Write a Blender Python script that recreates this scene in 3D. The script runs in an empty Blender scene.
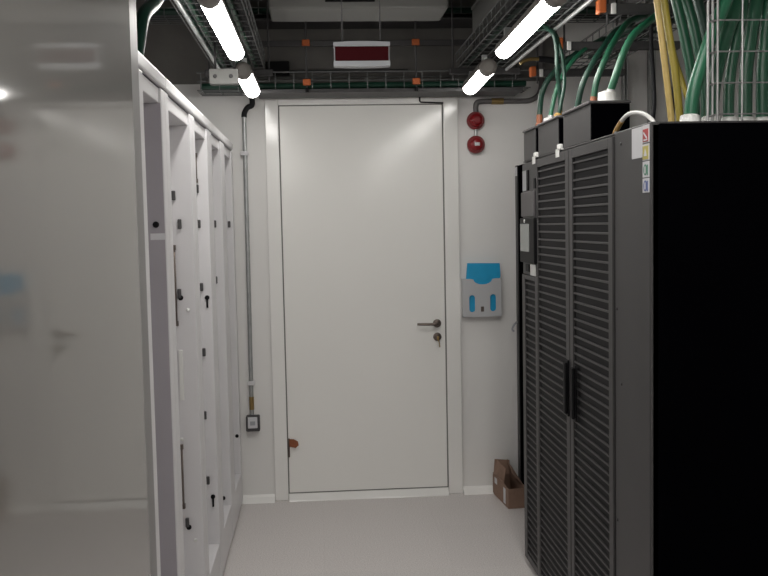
import bpy, bmesh, math, random
from mathutils import Vector, Matrix
random.seed(7)
PI = math.pi
S = bpy.context.scene
COL = S.collection

# ------------------------------------------------------------------ materials
def mat(name, col, rough=0.5, metal=0.0, noise=0.0, nscale=8.0, bump=0.0, bscale=200.0, spec=0.5, coat=0.0, coatr=0.06, coati=1.5, emit=None, estr=0.0):
    m = bpy.data.materials.new(name); m.use_nodes = True
    nt = m.node_tree; b = nt.nodes['Principled BSDF']
    b.inputs['Base Color'].default_value = (*col, 1)
    b.inputs['Roughness'].default_value = rough
    b.inputs['Metallic'].default_value = metal
    b.inputs['Specular IOR Level'].default_value = spec
    b.inputs['Coat Weight'].default_value = coat
    b.inputs['Coat Roughness'].default_value = coatr; b.inputs['Coat IOR'].default_value = coati
    tc = nt.nodes.new('ShaderNodeTexCoord')
    if noise > 0:
        n = nt.nodes.new('ShaderNodeTexNoise'); n.inputs['Scale'].default_value = nscale; n.inputs['Detail'].default_value = 4
        r = nt.nodes.new('ShaderNodeValToRGB')
        r.color_ramp.elements[0].position = 0.3; r.color_ramp.elements[1].position = 0.7
        r.color_ramp.elements[0].color = (*[c * (1 - noise) for c in col], 1)
        r.color_ramp.elements[1].color = (*[min(1, c * (1 + noise)) for c in col], 1)
        nt.links.new(tc.outputs['Object'], n.inputs['Vector'])
        nt.links.new(n.outputs['Fac'], r.inputs['Fac']); nt.links.new(r.outputs['Color'], b.inputs['Base Color'])
    if bump > 0:
        n2 = nt.nodes.new('ShaderNodeTexNoise'); n2.inputs['Scale'].default_value = bscale
        bp = nt.nodes.new('ShaderNodeBump'); bp.inputs['Strength'].default_value = bump; bp.inputs['Distance'].default_value = 0.002
        nt.links.new(tc.outputs['Object'], n2.inputs['Vector'])
        nt.links.new(n2.outputs['Fac'], bp.inputs['Height']); nt.links.new(bp.outputs['Normal'], b.inputs['Normal'])
    if emit:
        b.inputs['Emission Color'].default_value = (*emit, 1); b.inputs['Emission Strength'].default_value = estr
    return m

M = dict(
    wall=mat('wall_paint', (0.78, 0.77, 0.755), 0.5, noise=0.015, nscale=3, bump=0.03),
    ceil=mat('ceiling_dark', (0.07, 0.066, 0.064), 0.9, noise=0.1, nscale=4),
    door=mat('door_paint', (0.87, 0.862, 0.835), 0.16, noise=0.01, nscale=2, bump=0.02, bscale=60),
    frame=mat('door_frame_paint', (0.87, 0.862, 0.84), 0.13, noise=0.01, nscale=3),
    seal=mat('door_seal', (0.16, 0.155, 0.15), 0.8),
    base=mat('skirting', (0.86, 0.85, 0.83), 0.3, noise=0.01),
    steel=mat('brushed_steel', (0.35, 0.33, 0.31), 0.32, 1.0, noise=0.05, nscale=20),
    darksteel=mat('tarnished_steel', (0.16, 0.13, 0.115), 0.4, 0.8, noise=0.1, nscale=20),
    galv=mat('galvanised', (0.46, 0.47, 0.47), 0.42, 0.75, noise=0.12, nscale=25),
    side=mat('violet_grey_plate', (0.36, 0.34, 0.37), 0.45, noise=0.02),
    tray=mat('tray_wire', (0.17, 0.175, 0.175), 0.5, 0.5, noise=0.1, nscale=25),
    conduit=mat('dull_conduit', (0.16, 0.15, 0.15), 0.5, 0.3, noise=0.1, nscale=25), ladder=mat('ladder_wire', (0.32, 0.32, 0.32), 0.45, 0.4, noise=0.08, nscale=25),
    plate=mat('mid_grey_plate', (0.085, 0.08, 0.083), 0.45, noise=0.03), holder2=mat('pale_grey_polystyrene', (0.50, 0.505, 0.52), 0.35, noise=0.02),
    galvdark=mat('dark_galvanised', (0.075, 0.073, 0.075), 0.55, 0.4, noise=0.1, nscale=25),
    cab=mat('cabinet_grey', (0.66, 0.65, 0.665), 0.36, noise=0.02, nscale=4),
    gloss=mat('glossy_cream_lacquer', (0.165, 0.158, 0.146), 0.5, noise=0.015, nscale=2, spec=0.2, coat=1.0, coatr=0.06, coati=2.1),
    glossedge=mat('door_gasket_grey', (0.20, 0.195, 0.195), 0.35, noise=0.02),
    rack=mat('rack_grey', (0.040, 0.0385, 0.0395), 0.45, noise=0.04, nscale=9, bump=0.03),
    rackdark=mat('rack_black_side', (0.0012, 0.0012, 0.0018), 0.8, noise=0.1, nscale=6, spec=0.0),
    void=mat('black_mesh', (0.011, 0.0105, 0.012), 0.8, noise=0.1, nscale=60),
    blackplastic=mat('black_plastic', (0.005, 0.005, 0.006), 0.5, noise=0.1, spec=0.15),
    rubber=mat('black_rubber', (0.014, 0.014, 0.016), 0.65, noise=0.15, nscale=30, spec=0.25),
    green=mat('green_cable', (0.012, 0.080, 0.042), 0.38, noise=0.1, nscale=14),
    greendk=mat('dark_green_cable', (0.007, 0.040, 0.025), 0.45, noise=0.15, nscale=14),
    greenlt=mat('light_green_cable', (0.014, 0.115, 0.058), 0.38, noise=0.1, nscale=14),
    tan=mat('tan_yellow_cable', (0.50, 0.36, 0.12), 0.45, noise=0.06, nscale=14),
    olive=mat('yellow_olive_cable', (0.33, 0.26, 0.035), 0.45, noise=0.12, nscale=10),
    white=mat('white_plastic', (0.72, 0.72, 0.70), 0.4, noise=0.02),
    paper=mat('white_paper', (0.62, 0.62, 0.64), 0.7, noise=0.02),
    brown=mat('brown_sleeve', (0.30, 0.10, 0.045), 0.5, noise=0.1),
    ochre=mat('ochre_sleeve', (0.42, 0.25, 0.07), 0.5, noise=0.1),
    orange=mat('orange_plastic', (0.50, 0.12, 0.03), 0.45, noise=0.05),
    red=mat('red_plastic', (0.22, 0.014, 0.018), 0.28, noise=0.06),
    redcore=mat('red_lens', (0.22, 0.012, 0.015), 0.15, noise=0.05),
    exitred=mat('dark_red_sign_panel', (0.036, 0.0025, 0.004), 0.6, noise=0.1, spec=0.08),
    blue=mat('blue_folder', (0.010, 0.33, 0.60), 0.5, noise=0.06, nscale=20),
    holder=mat('grey_polystyrene', (0.34, 0.35, 0.37), 0.35, noise=0.02),
    card=mat('cardboard', (0.26, 0.165, 0.12), 0.85, noise=0.07, nscale=25, bump=0.05),
    cardin=mat('cardboard_inside', (0.17, 0.095, 0.065), 0.9, noise=0.08, nscale=25),
    brass=mat('brass', (0.36, 0.25, 0.10), 0.4, 0.8, noise=0.1),
    lamp_body=mat('lamp_cap_grey', (0.20, 0.185, 0.17), 0.5, noise=0.04),
    wallshade=mat('shaded_upper_wall', (0.150, 0.143, 0.133), 0.9, noise=0.12, nscale=6, bump=0.1, bscale=60),
    lamp_low=mat('small_lamp_diffuser', (0.9, 0.9, 0.9), 0.4, emit=(1.0, 0.975, 0.93), estr=12.0),
    lamp=mat('lamp_diffuser', (0.9, 0.9, 0.9), 0.4, emit=(1.0, 0.975, 0.93), estr=26.0),
    screen=mat('lcd_grey', (0.30, 0.32, 0.31), 0.25, noise=0.02),
    s_red=mat('sticker_red', (0.40, 0.03, 0.03), 0.5), s_yel=mat('sticker_yellow', (0.50, 0.43, 0.10), 0.5),
    s_grn=mat('sticker_green', (0.10, 0.26, 0.18), 0.5), s_blu=mat('sticker_blue', (0.12, 0.16, 0.36), 0.5),
    unit=mat('unit_off_white', (0.20, 0.20, 0.19), 0.5, noise=0.02),
)
# floor : pinkish grey speckled vinyl laid in 0.6 m tiles
def floor_mat():
    m = bpy.data.materials.new('speckled_vinyl'); m.use_nodes = True
    nt = m.node_tree; b = nt.nodes['Principled BSDF']
    tc = nt.nodes.new('ShaderNodeTexCoord')
    n = nt.nodes.new('ShaderNodeTexNoise'); n.inputs['Scale'].default_value = 160; n.inputs['Detail'].default_value = 3
    n3 = nt.nodes.new('ShaderNodeTexNoise'); n3.inputs['Scale'].default_value = 5
    r = nt.nodes.new('ShaderNodeValToRGB')
    r.color_ramp.elements[0].position = 0.34; r.color_ramp.elements[0].color = (0.52, 0.485, 0.475, 1)
    r.color_ramp.elements[1].position = 0.62; r.color_ramp.elements[1].color = (0.71, 0.675, 0.662, 1)
    nt.links.new(tc.outputs['Object'], n.inputs['Vector']); nt.links.new(n.outputs['Fac'], r.inputs['Fac'])
    nt.links.new(tc.outputs['Object'], n3.inputs['Vector'])
    br = nt.nodes.new('ShaderNodeTexBrick'); br.offset = 0
    br.inputs['Color1'].default_value = (1, 1, 1, 1); br.inputs['Color2'].default_value = (0.97, 0.97, 0.97, 1)
    br.inputs['Mortar'].default_value = (0.94, 0.935, 0.935, 1); br.inputs['Scale'].default_value = 1
    br.inputs['Mortar Size'].default_value = 0.0015; br.inputs['Brick Width'].default_value = 0.6; br.inputs['Row Height'].default_value = 0.6
    nt.links.new(tc.outputs['Object'], br.inputs['Vector'])
    mx = nt.nodes.new('ShaderNodeMix'); mx.data_type = 'RGBA'; mx.blend_type = 'MULTIPLY'; mx.inputs['Factor'].default_value = 1
    nt.links.new(r.outputs['Color'], mx.inputs['A']); nt.links.new(br.outputs['Color'], mx.inputs['B'])
    nt.links.new(mx.outputs['Result'], b.inputs['Base Color'])
    b.inputs['Roughness'].default_value = 0.42
    return m
M['floor'] = floor_mat()

# ------------------------------------------------------------------ mesh helpers
def world_loc(o):
    v = Vector((0, 0, 0))
    while o: v += o.location; o = o.parent
    return v

class MB:
    def __init__(s): s.bm = bmesh.new(); s.sm = set()
    def _new(s, verts, faces, smooth=False):
        vs = [s.bm.verts.new(v) for v in verts]
        for f in faces:
            try:
                fc = s.bm.faces.new([vs[i] for i in f]); fc.smooth = smooth
            except ValueError: pass
        return s
    def box(s, x0, x1, y0, y1, z0, z1, bev=0.0):
        t = bmesh.new()
        bmesh.ops.create_cube(t, size=1)
        for v in t.verts:
            v.co = Vector(((x0 + x1) / 2 + v.co.x * (x1 - x0), (y0 + y1) / 2 + v.co.y * (y1 - y0), (z0 + z1) / 2 + v.co.z * (z1 - z0)))
        if bev > 0:
            bmesh.ops.bevel(t, geom=t.edges[:], offset=min(bev, 0.45 * min(abs(x1 - x0), abs(y1 - y0), abs(z1 - z0))), segments=2, affect='EDGES', profile=0.5)
        s.merge(t); return s
    def merge(s, t, mtx=None):
        if mtx is not None: t.transform(mtx)
        t.verts.index_update()
        vs = [s.bm.verts.new(v.co) for v in t.verts]
        for f in t.faces:
            try:
                nf = s.bm.faces.new([vs[v.index] for v in f.verts]); nf.smooth = f.smooth
            except ValueError: pass
        t.free(); return s
    def quadbox(s, pts, ext):
        """four corner points extruded by vector ext"""
        p = [Vector(q) for q in pts]; e = Vector(ext)
        n = len(p)
        v = p + [q + e for q in p]
        fs = [tuple(range(n))[::-1], tuple(range(n, 2 * n))] + [(i, (i + 1) % n, n + (i + 1) % n, n + i) for i in range(n)]
        return s._new(v, fs)
    def tube(s, pts, r, seg=10, cap=True, spline=True, sub=6):
        P = [Vector(p) for p in pts]
        R = r if isinstance(r, (list, tuple)) else [r] * len(P)
        if spline and len(P) > 2:
            Q, RR = [], []
            for i in range(len(P) - 1):
                p0 = P[max(i - 1, 0)]; p1 = P[i]; p2 = P[i + 1]; p3 = P[min(i + 2, len(P) - 1)]
                for k in range(sub):
                    t = k / sub
                    Q.append(0.5 * ((2 * p1) + (-p0 + p2) * t + (2 * p0 - 5 * p1 + 4 * p2 - p3) * t * t + (-p0 + 3 * p1 - 3 * p2 + p3) * t ** 3))
                    RR.append(R[i] + (R[i + 1] - R[i]) * t)
            Q.append(P[-1]); RR.append(R[-1]); P, R = Q, RR
        n = len(P); rings = []
        tan = (P[1] - P[0]).normalized()
        up = Vector((0, 0, 1)) if abs(tan.z) < 0.9 else Vector((1, 0, 0))
        u = tan.cross(up).normalized()
        for i in range(n):
            t = (P[min(i + 1, n - 1)] - P[max(i - 1, 0)]).normalized()
            u = (u - t * u.dot(t)).normalized(); w = t.cross(u)
            rings.append([s.bm.verts.new(P[i] + (u * math.cos(a) + w * math.sin(a)) * R[i]) for a in [2 * PI * k / seg for k in range(seg)]])
        for i in range(n - 1):
            for k in range(seg):
                f = s.bm.faces.new([rings[i][k], rings[i][(k + 1) % seg], rings[i + 1][(k + 1) % seg], rings[i + 1][k]]); f.smooth = True
        if cap:
            s.bm.faces.new(rings[0][::-1]); s.bm.faces.new(rings[-1])
        return s
    def cyl(s, a, b, r, seg=16): return s.tube([a, b], r, seg, True, False)
    def lathe(s, prof, org, axis, seg=28):
        """prof: list of (radius, distance along axis)"""
        ax = Vector(axis).normalized(); o = Vector(org)
        up = Vector((0, 0, 1)) if abs(ax.z) < 0.9 else Vector((1, 0, 0))
        u = ax.cross(up).normalized(); w = ax.cross(u)
        rings = []
        for r, d in prof:
            rings.append([s.bm.verts.new(o + ax * d + (u * math.cos(a) + w * math.sin(a)) * max(r, 1e-4)) for a in [2 * PI * k / seg for k in range(seg)]])
        for i in range(len(rings) - 1):
            for k in range(seg):
                f = s.bm.faces.new([rings[i][k], rings[i][(k + 1) % seg], rings[i + 1][(k + 1) % seg], rings[i + 1][k]]); f.smooth = True
        s.bm.faces.new(rings[0][::-1]); s.bm.faces.new(rings[-1])
        return s
    def build(s, name, m, parent=None, loc=None):
        bmesh.ops.recalc_face_normals(s.bm, faces=s.bm.faces[:])
        me = bpy.data.meshes.new(name)
        off = world_loc(parent) if parent else Vector((0, 0, 0))
        if loc is not None: off = off + Vector(loc)
        for v in s.bm.verts: v.co -= off
        # sharp corners stay crisp on smooth tubes and lathes
        for e in s.bm.edges:
            if len(e.link_faces) == 2 and e.calc_face_angle(0) > 0.7: e.smooth = False
        s.bm.to_mesh(me); s.bm.free()
        o = bpy.data.objects.new(name, me); COL.objects.link(o)
        me.materials.append(M[m] if isinstance(m, str) else m)
        if loc is not None: o.location = loc
        if parent: o.parent = parent
        return o

def B(x0, x1, y0, y1, z0, z1, bev=0.0): return MB().box(x0, x1, y0, y1, z0, z1, bev)
def tag(o, label, cat, group=None, kind=None):
    o['label'] = label; o['category'] = cat
    if group: o['group'] = group
    if kind: o['kind'] = kind
    return o
def thing(name, label, cat, loc, group=None):
    o = bpy.data.objects.new(name, None); COL.objects.link(o); o.location = loc; o.empty_display_size = 0.05
    return tag(o, label, cat, group)
def struct(o, label=None):
    o['kind'] = 'structure'
    if label: o['label'] = label
    return o

# ------------------------------------------------------------------ room shell
D = 5.40            # back wall
XL, XR, YB, ZC = -1.30, 2.50, -2.6, 3.05
struct(B(XL - .1, XR + .1, YB - .1, D + .1, -0.1, 0).build('floor', 'floor'), 'pinkish grey speckled vinyl floor of the aisle')
struct(B(XL - .1, XR + .1, YB - .1, D + .1, ZC, ZC + .1).build('ceiling', 'ceil'), 'dark ceiling above the cable trays')
struct(B(XL - .1, XL, YB - .1, D + .1, 0, ZC).build('wall_left', 'wall'), 'white wall behind the open grey cabinets')
struct(B(XR, XR + .1, YB - .1, D + .1, 0, ZC).build('wall_right', 'wall'), 'white wall behind the dark grey rack')
struct(B(XL - .1, XR + .1, YB - .1, YB, 0, ZC).build('wall_front', 'wall'), 'white wall at the near end of the room')
bw = MB()
bw.box(XL, -0.196, D, D + .12, 0, ZC); bw.box(0.742, XR, D, D + .12, 0, ZC); bw.box(-0.196, 0.742, D, D + .12, 2.287, ZC)
struct(bw.build('wall_back', 'wall'), 'white end wall around the door')
struct(B(XL, 1.42, D - .012, D + .01, 2.415, ZC).build('trim_4', 'wallshade'), 'upper end wall above the door, tray shade put into its dark colour')  # dark slab over the upper wall: shade from the trays painted as colour
# frame
tf = MB()
tf.box(-0.276, -0.199, D - .022, D + .10, 0, 2.345, .004); tf.box(0.748, 0.832, D - .022, D + .10, 0, 2.345, .004)
tf.box(-0.199, 0.748, D - .022, D + .10, 2.290, 2.345, .004)
struct(tf.build('trim_1', 'frame'), 'white glossy steel door frame')
tq = MB(); tq.quadbox([(-0.195, D + .09, 0), (-0.195, D - .055, 0), (-0.195, D - .052, .008), (-0.195, D - .016, .036), (-0.195, D + .09, .036)], (.939, 0, 0)); ts = tq
struct(ts.build('trim_2', 'frame'), 'white raised threshold under the door')
sg = MB(); sg.box(-0.199, -0.1935, D - .006, D + .05, .036, 2.290); sg.box(0.7415, 0.748, D - .006, D + .05, .036, 2.290); sg.box(-0.199, 0.748, D - .004, D + .05, 2.2855, 2.290); sg.box(-0.199, .748, D - .004, D + .05, .036, .0415)
struct(sg.build('trim_3', 'seal'), 'dark rubber seal around the door leaf')
for nm, x0, x1 in (('baseboard_left', XL, -0.278), ('baseboard_right', 0.834, XR)):
    m_ = MB(); m_.quadbox([(x0, D, 0), (x0, D - .060, 0), (x0, D - .056, .004), (x0, D - .012, .024), (x0, D - .004, .034), (x0, D, .036)], (x1 - x0, 0, 0))
    struct(m_.build(nm, 'base'), 'white coved skirting at the foot of the end wall')
# door leaf
door = struct(B(-0.193, 0.741, D - .010, D + .045, 0.042, 2.285, .003).build('door_1', 'door'), 'large plain white door leaf')
def lever():
    h = MB().lathe([(.024, 0), (.0245, .006), (.022, .011), (.012, .012), (.010, .014)], (0.693, D - .010, 1.017), (0, -1, 0)).build('handle_rosette', 'darksteel', door)
    MB().tube([(0.693, D - .018, 1.017), (0.693, D - .052, 1.017), (0.683, D - .062, 1.017), (0.655, D - .064, 1.017), (0.610, D - .063, 1.018), (0.572, D - .060, 1.019)], [.009, .0085, .0085, .0085, .008, .007], 10).build('door_lever', 'darksteel', h)
    k = MB().lathe([(.024, 0), (.0245, .006), (.022, .010), (.012, .012), (.010, .015)], (0.693, D - .010, 0.938), (0, -1, 0)).build('keyhole_rosette', 'darksteel', door)
    kk = MB().tube([(0.693, D - .024, 0.938), (0.693, D - .045, 0.938)], .004, 8)
    kk.box(.688, .698, D - .050, D - .044, .925, .945); kk.tube([(0.695, D - .047, 0.925), (0.700, D - .046, 0.905), (0.703, D - .045, .880)], .0035, 8)
    kk.build('door_key', 'brass', k)
lever()
hg = MB().cyl((-0.1905, D - .014, .255), (-0.1905, D - .014, .365), .006, 10).build('door_hinge', 'darksteel', door)
tg = MB(); tg.quadbox([(-.186, D - .020, .318), (-.150, D - .040, .314), (-.132, D - .044, .330), (-.136, D - .044, .352), (-.160, D - .036, .364), (-.186, D - .020, .362)], (0, .006, 0))
tg.build('hinge_tag', 'brown', hg)['label'] = 'small orange-brown tag at the hinge'
# thin alarm cable dropping to the frame
c_ = MB().tube([(.612, D - .028, 2.40), (.612, D - .028, 2.304), (.618, D - .028, 2.297), (.748, D - .028, 2.292)], .0045, 8, True, False).build('door_contact_cable', 'rubber')
tag(c_, 'thin dark cable dropping to the top right of the door frame', 'cable')

# ------------------------------------------------------------------ left: glossy near cabinet
tc_ = thing('tall_cabinet', 'tall glossy cream cabinet nearest the camera on the left', 'cabinet', (-0.74, 1.66, 0))
B(-1.06, -0.413, 0.92, 2.290, 0.0, 2.30, .006).build('body', 'glossedge', tc_)
B(-0.411, -0.395, 0.93, 2.105, 0.02, 2.28, .004).build('door', 'gloss', tc_)
B(-0.413, -0.407, 0.94, 2.114, 0.03, 2.27, .002).build('door_gasket', 'glossedge', tc_)

# ------------------------------------------------------------------ left: row of open cabinets
GR = 'row of open grey cabinets on the left'
bays = [(2.302, 2.984, .31, 'first open grey cabinet, next to the glossy cream cabinet'),
        (2.986, 3.630, .068, 'second open grey cabinet, with the dark rod on its inner jamb'),
        (3.632, 4.175, .068, 'third open grey cabinet, middle of the row of five'),
        (4.177, 4.754, .115, 'fourth open grey cabinet, second from the end wall'),
        (4.756, 5.350, .13, 'fifth open grey cabinet, nearest the end wall')]
XF = -0.462
cabs = []
for i, (y0, y1, st, lab) in enumerate(bays):
    c = thing('open_cabinet', lab, 'cabinet', ((-1.0 + XF) / 2 - .02, (y0 + y1) / 2, 0), GR); cabs.append(c)
    b = MB()
    b.box(-1.03, XF - .075, y0, y0 + .02, 0, 2.036); b.box(-1.03, XF - .075, y1 - .02, y1, 0, 2.036)
    b.box(-1.03, -1.01, y0 + .02, y1 - .02, 0, 2.036); b.box(-1.03, XF - .01, y0, y1, 2.036, 2.046)
    b.box(-1.01, XF - .075, y0 + .02, y1 - .02, .180, .195)
    b.build('body', 'cab', c)
    for (a, e) in ((y0, y0 + st), (y1 - .068, y1)):
        B(XF - .085, XF, a, e, .02, 2.030, .003).build('stile', 'cab', c)
    B(XF - .10, XF + .004, y0, y1, 2.036, 2.076, .006).build('top_flange', 'cab', c)
    B(XF - .085, XF - .008, y0 + st, y1 - .068, 1.985, 2.031, .003).build('header', 'cab', c)
    B(XF - .085, XF - .002, y0 + st, y1 - .068, .02, .195, .003).build('plinth', 'cab', c)
    B(XF - .110, XF - .100, y0 + .022, y1 - .022, .196, 2.03).build('mounting_plate', 'cab', c)
B(XF - .083, XF - .003, bays[0][1] - .0705, bays[0][1] - .0682, .196, 1.984).build('side_plate', 'side', cabs[0])['label'] = 'violet-grey inner side plate'
def hw(i, kind, x, z, h=None):
    y = bays[i][1] - (.0705 if i == 0 else .068); x += .010; c = cabs[i]
    if kind == 'hole':
        MB().lathe([(.010, 0), (.010, .004), (.006, .006)], (x, y, z), (0, -1, 0), 12).build('lock_hole', 'blackplastic', c)
    elif kind == 'key':
        m = MB().lathe([(.010, 0), (.010, .006), (.006, .008)], (x, y, z), (0, -1, 0), 12); m.box(x - .004, x + .004, y - .006, y, z - .045, z); m.build('latch', 'blackplastic', c)
    elif kind == 'dot':
        MB().lathe([(.007, 0), (.007, .004), (.003, .008)], (x, y, z), (0, -1, 0), 12).build('white_pin', 'white', c)
    elif kind == 'rod':
        m = MB().tube([(x, y - .010, z), (x, y - .010, h)], .004, 8); m.box(x - .006, x + .006, y - .016, y, z - .012, z + .006); m.box(x - .006, x + .006, y - .016, y, h - .006, h + .012); m.build('latch_rod', 'darksteel', c)
    elif kind == 'bar':
        B(x - .008, x + .008, y - .008, y, z, h, .002).build('guide_strip', 'white', c)
    elif kind == 'clip':
        B(x - .007, x + .007, y - .012, y, z - .018, z + .018, .003).build('clip', 'galvdark', c)
    elif kind == 'tag':
        B(x - .022, x + .022, y - .002, y, z - .010, z + .010).build('white_sticker', 'paper', c)
for a in [(0, 'hole', -0.501, 1.614), (0, 'tag', -0.497, 1.577),
          (1, 'clip', -0.541, 1.725), (1, 'rod', -0.545, 1.245, 1.527), (1, 'clip', -0.522, 1.618), (1, 'hole', -0.528, 1.339), (1, 'dot', -0.502, 1.292), (1, 'clip', -0.532, 1.355),
          (1, 'bar', -0.535, 0.947, 1.140), (1, 'rod', -0.543, 0.540, 0.765), (1, 'dot', -0.542, 0.796), (1, 'clip', -0.532, 0.472), (1, 'hole', -0.527, 0.452), (1, 'dot', -0.504, 0.399),
          (2, 'rod', -0.521, 1.809, 1.913), (2, 'clip', -0.520, 1.771), (2, 'clip', -0.517, 1.619), (2, 'clip', -0.515, 1.344), (2, 'key', -0.493, 1.297), (2, 'clip', -0.514, 1.057), (2, 'clip', -0.519, 0.777), (2, 'clip', -0.515, 0.485), (2, 'key', -0.496, 0.410),
          (3, 'clip', -0.511, 1.620), (3, 'clip', -0.514, 1.341), (3, 'hole', -0.512, 0.232),
          (4, 'hole', -0.489, 0.415), (4, 'clip', -0.495, 1.619)]:
    hw(*a)

# ------------------------------------------------------------------ right: dark rack
RX, R0, R1, RZ = .950, 2.596, 4.235, 1.876  # rack, boxes and their cables scaled about the camera; result baked in
rk = thing('power_rack', 'wide dark grey rack with two louvred doors and black side', 'rack', (1.363, 3.412, 0))
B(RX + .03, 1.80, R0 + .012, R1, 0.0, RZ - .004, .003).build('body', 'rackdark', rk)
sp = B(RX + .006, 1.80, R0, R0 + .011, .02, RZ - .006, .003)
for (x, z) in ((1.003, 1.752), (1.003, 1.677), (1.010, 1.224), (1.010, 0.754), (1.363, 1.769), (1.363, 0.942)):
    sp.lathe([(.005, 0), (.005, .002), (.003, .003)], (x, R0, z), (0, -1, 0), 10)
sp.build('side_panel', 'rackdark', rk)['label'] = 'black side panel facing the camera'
fp = B(RX, RX + .028, R0, 2.912, .02, RZ, .004)
for (y, z) in ((2.848, 1.835), (2.890, 1.318), (2.890, 0.632), (2.848, .25), (2.848, 1.083)):
    fp.lathe([(.006, 0), (.005, .002), (.003, .003)], (RX, y, z), (-1, 0, 0), 10)
fp.build('blank_panel', 'rack', rk)
B(RX + .004, 1.80, R0 + .001, R1, RZ - .006, RZ, .002).build('top_rail', 'rack', rk)
def louvre_panel(name, y0, y1, z0, z1, sl, sr, top, bot, pitch, par):
    """framed panel with tilted slats in front of a black mesh"""
    m = MB()
    m.box(RX - .006, RX + .022, y0, y0 + sl, z0, z1, .002); m.box(RX - .006, RX + .022, y1 - sr, y1, z0, z1, .002)
    m.box(RX - .006, RX + .022, y0 + sl, y1 - sr, z1 - top, z1, .002); m.box(RX - .006, RX + .022, y0 + sl, y1 - sr, z0, z0 + bot, .002)
    d = m.build(name, 'rack', par)
    B(RX + .005, RX + .026, y0 + sl, y1 - sr, z0 + bot, z1 - top).build('vent_mesh', 'void', d)
    s = MB(); z = z1 - top - pitch * .55; n = 0
    while z > z0 + bot + .012 and n < 99:
        s.quadbox([(RX - .003, y0 + sl, z - .0036), (RX - .003, y0 + sl, z + .0026), (RX + .003, y0 + sl, z + .0040), (RX + .004, y0 + sl, z + .0024), (RX, y0 + sl, z - .0036)], (0, y1 - sr - y0 - sl, 0)); z -= pitch; n += 1
    s.build('louvre_slats', 'rack', d)
    return d
d2 = louvre_panel('louvred_door', 2.918, 3.425, .03, 1.865, .042, .042, .035, .03, .032, rk)
d1 = louvre_panel('louvred_door', 3.433, 3.939, .03, 1.865, .048, .012, .035, .03, .032, rk)
for dd, y, z0, z1 in ((d2, 3.351, 0.862, 1.064), (d1, 3.452, 0.862, 1.069)):
    h = MB()
    h.box(RX - .024, RX - .011, y - .015, y + .015, z0 + .004, z1 - .004, .006)
    h.box(RX - .012, RX - .006, y - .017, y + .017, z0 - .005, z1 + .005, .004)
    h.build('door_handle', 'blackplastic', dd)
# narrow section at the far end
ns = MB(); ns.box(RX, RX + .022, 3.940, R1, 1.417, 1.865, .003)
nsec = ns.build('control_panel', 'rack', rk)
B(RX - .010, RX, 3.981, 4.225, 1.623, 1.733, .003).build('cover_plate', 'plate', nsec)
B(RX - .005, RX, 4.136, 4.213, 1.739, 1.830, .002).build('grey_plate', 'holder', nsec)
B(RX - .006, RX, 4.103, 4.134, 1.739, 1.830, .002).build('black_slot', 'blackplastic', nsec)
B(RX - .004, RX, 3.971, 4.006, 1.743, 1.788, .002).build('switch', 'blackplastic', nsec)
dp = B(RX - .016, RX, 3.953, 4.228, 1.417, 1.617, .004).build('display_unit', 'blackplastic', nsec)
B(RX - .018, RX - .015, 4.042, 4.211, 1.467, 1.591, .002).build('display_screen', 'screen', dp)
MB().lathe([(.008, 0), (.008, .003)], (RX - .016, 4.127, 1.603), (-1, 0, 0), 12).build('indicator', 'white', dp)
np_ = louvre_panel('louvred_panel', 3.944, R1, .03, 1.360, .040, .055, .02, .03, .032, rk)
pl = B(RX, RX + .022, 3.944, R1, 1.362, 1.415, .002).build('socket_panel', 'rack', rk)
B(RX - .006, RX, 4.098, 4.164, 1.376, 1.410, .002).build('black_socket', 'blackplastic', pl)
B(RX - .005, RX, 3.981, 4.075, 1.362, 1.412, .002).build('white_sticker', 'white', pl)
# stickers at the near top corner
B(RX - .002, RX, 2.656, 2.743, 1.780, 1.869).build('paper_sticker', 'paper', rk)['label'] = 'blank white sticker near the top corner'
z = 1.870
for nm, c, h in (('sticker_red', 's_red', .054), ('sticker_yellow', 's_yel', .050), ('sticker_green', 's_grn', .048), ('sticker_blue', 's_blu', .044)):
    st = B(RX - .002, RX, 2.600, 2.651, z - h + .003, z).build('warning_sticker', 'paper', rk)
    mk = MB(); zz = z - h * .5
    if c == 's_red':
        mk.box(RX - .003, RX - .0015, 2.604, 2.647, z - h + .006, z - .012)
    elif c == 's_yel':
        mk.box(RX - .003, RX - .0015, 2.603, 2.648, z - h + .006, z - .006)
    else:
        mk.lathe([(.016, 0), (.016, .001)], (RX - .0015, 2.628, zz), (-1, 0, 0), 20)
        mk.box(RX - .003, RX - .0015, 2.606, 2.613, zz - .016, zz + .014)
    mm = mk.build('pictogram', c, st)
    w = MB()
    if c == 's_red':
        w.quadbox([(RX - .0035, 2.609, zz - .010), (RX - .0035, 2.614, zz - .014), (RX - .0035, 2.641, zz + .004), (RX - .0035, 2.637, zz + .008)], (-.0005, 0, 0))
        w.box(RX - .004, RX - .003, 2.609, 2.638, zz - .018, zz - .014)
    elif c == 's_yel':
        w.quadbox([(RX - .0035, 2.613, zz - .010), (RX - .0035, 2.638, zz - .010), (RX - .0035, 2.625, zz + .012)], (-.0005, 0, 0))
    else:
        w.box(RX - .004, RX - .003, 2.624, 2.631, zz - .010, zz + .010)
    w.build('pictogram_mark', 'paper', st)
    z -= h

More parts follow.
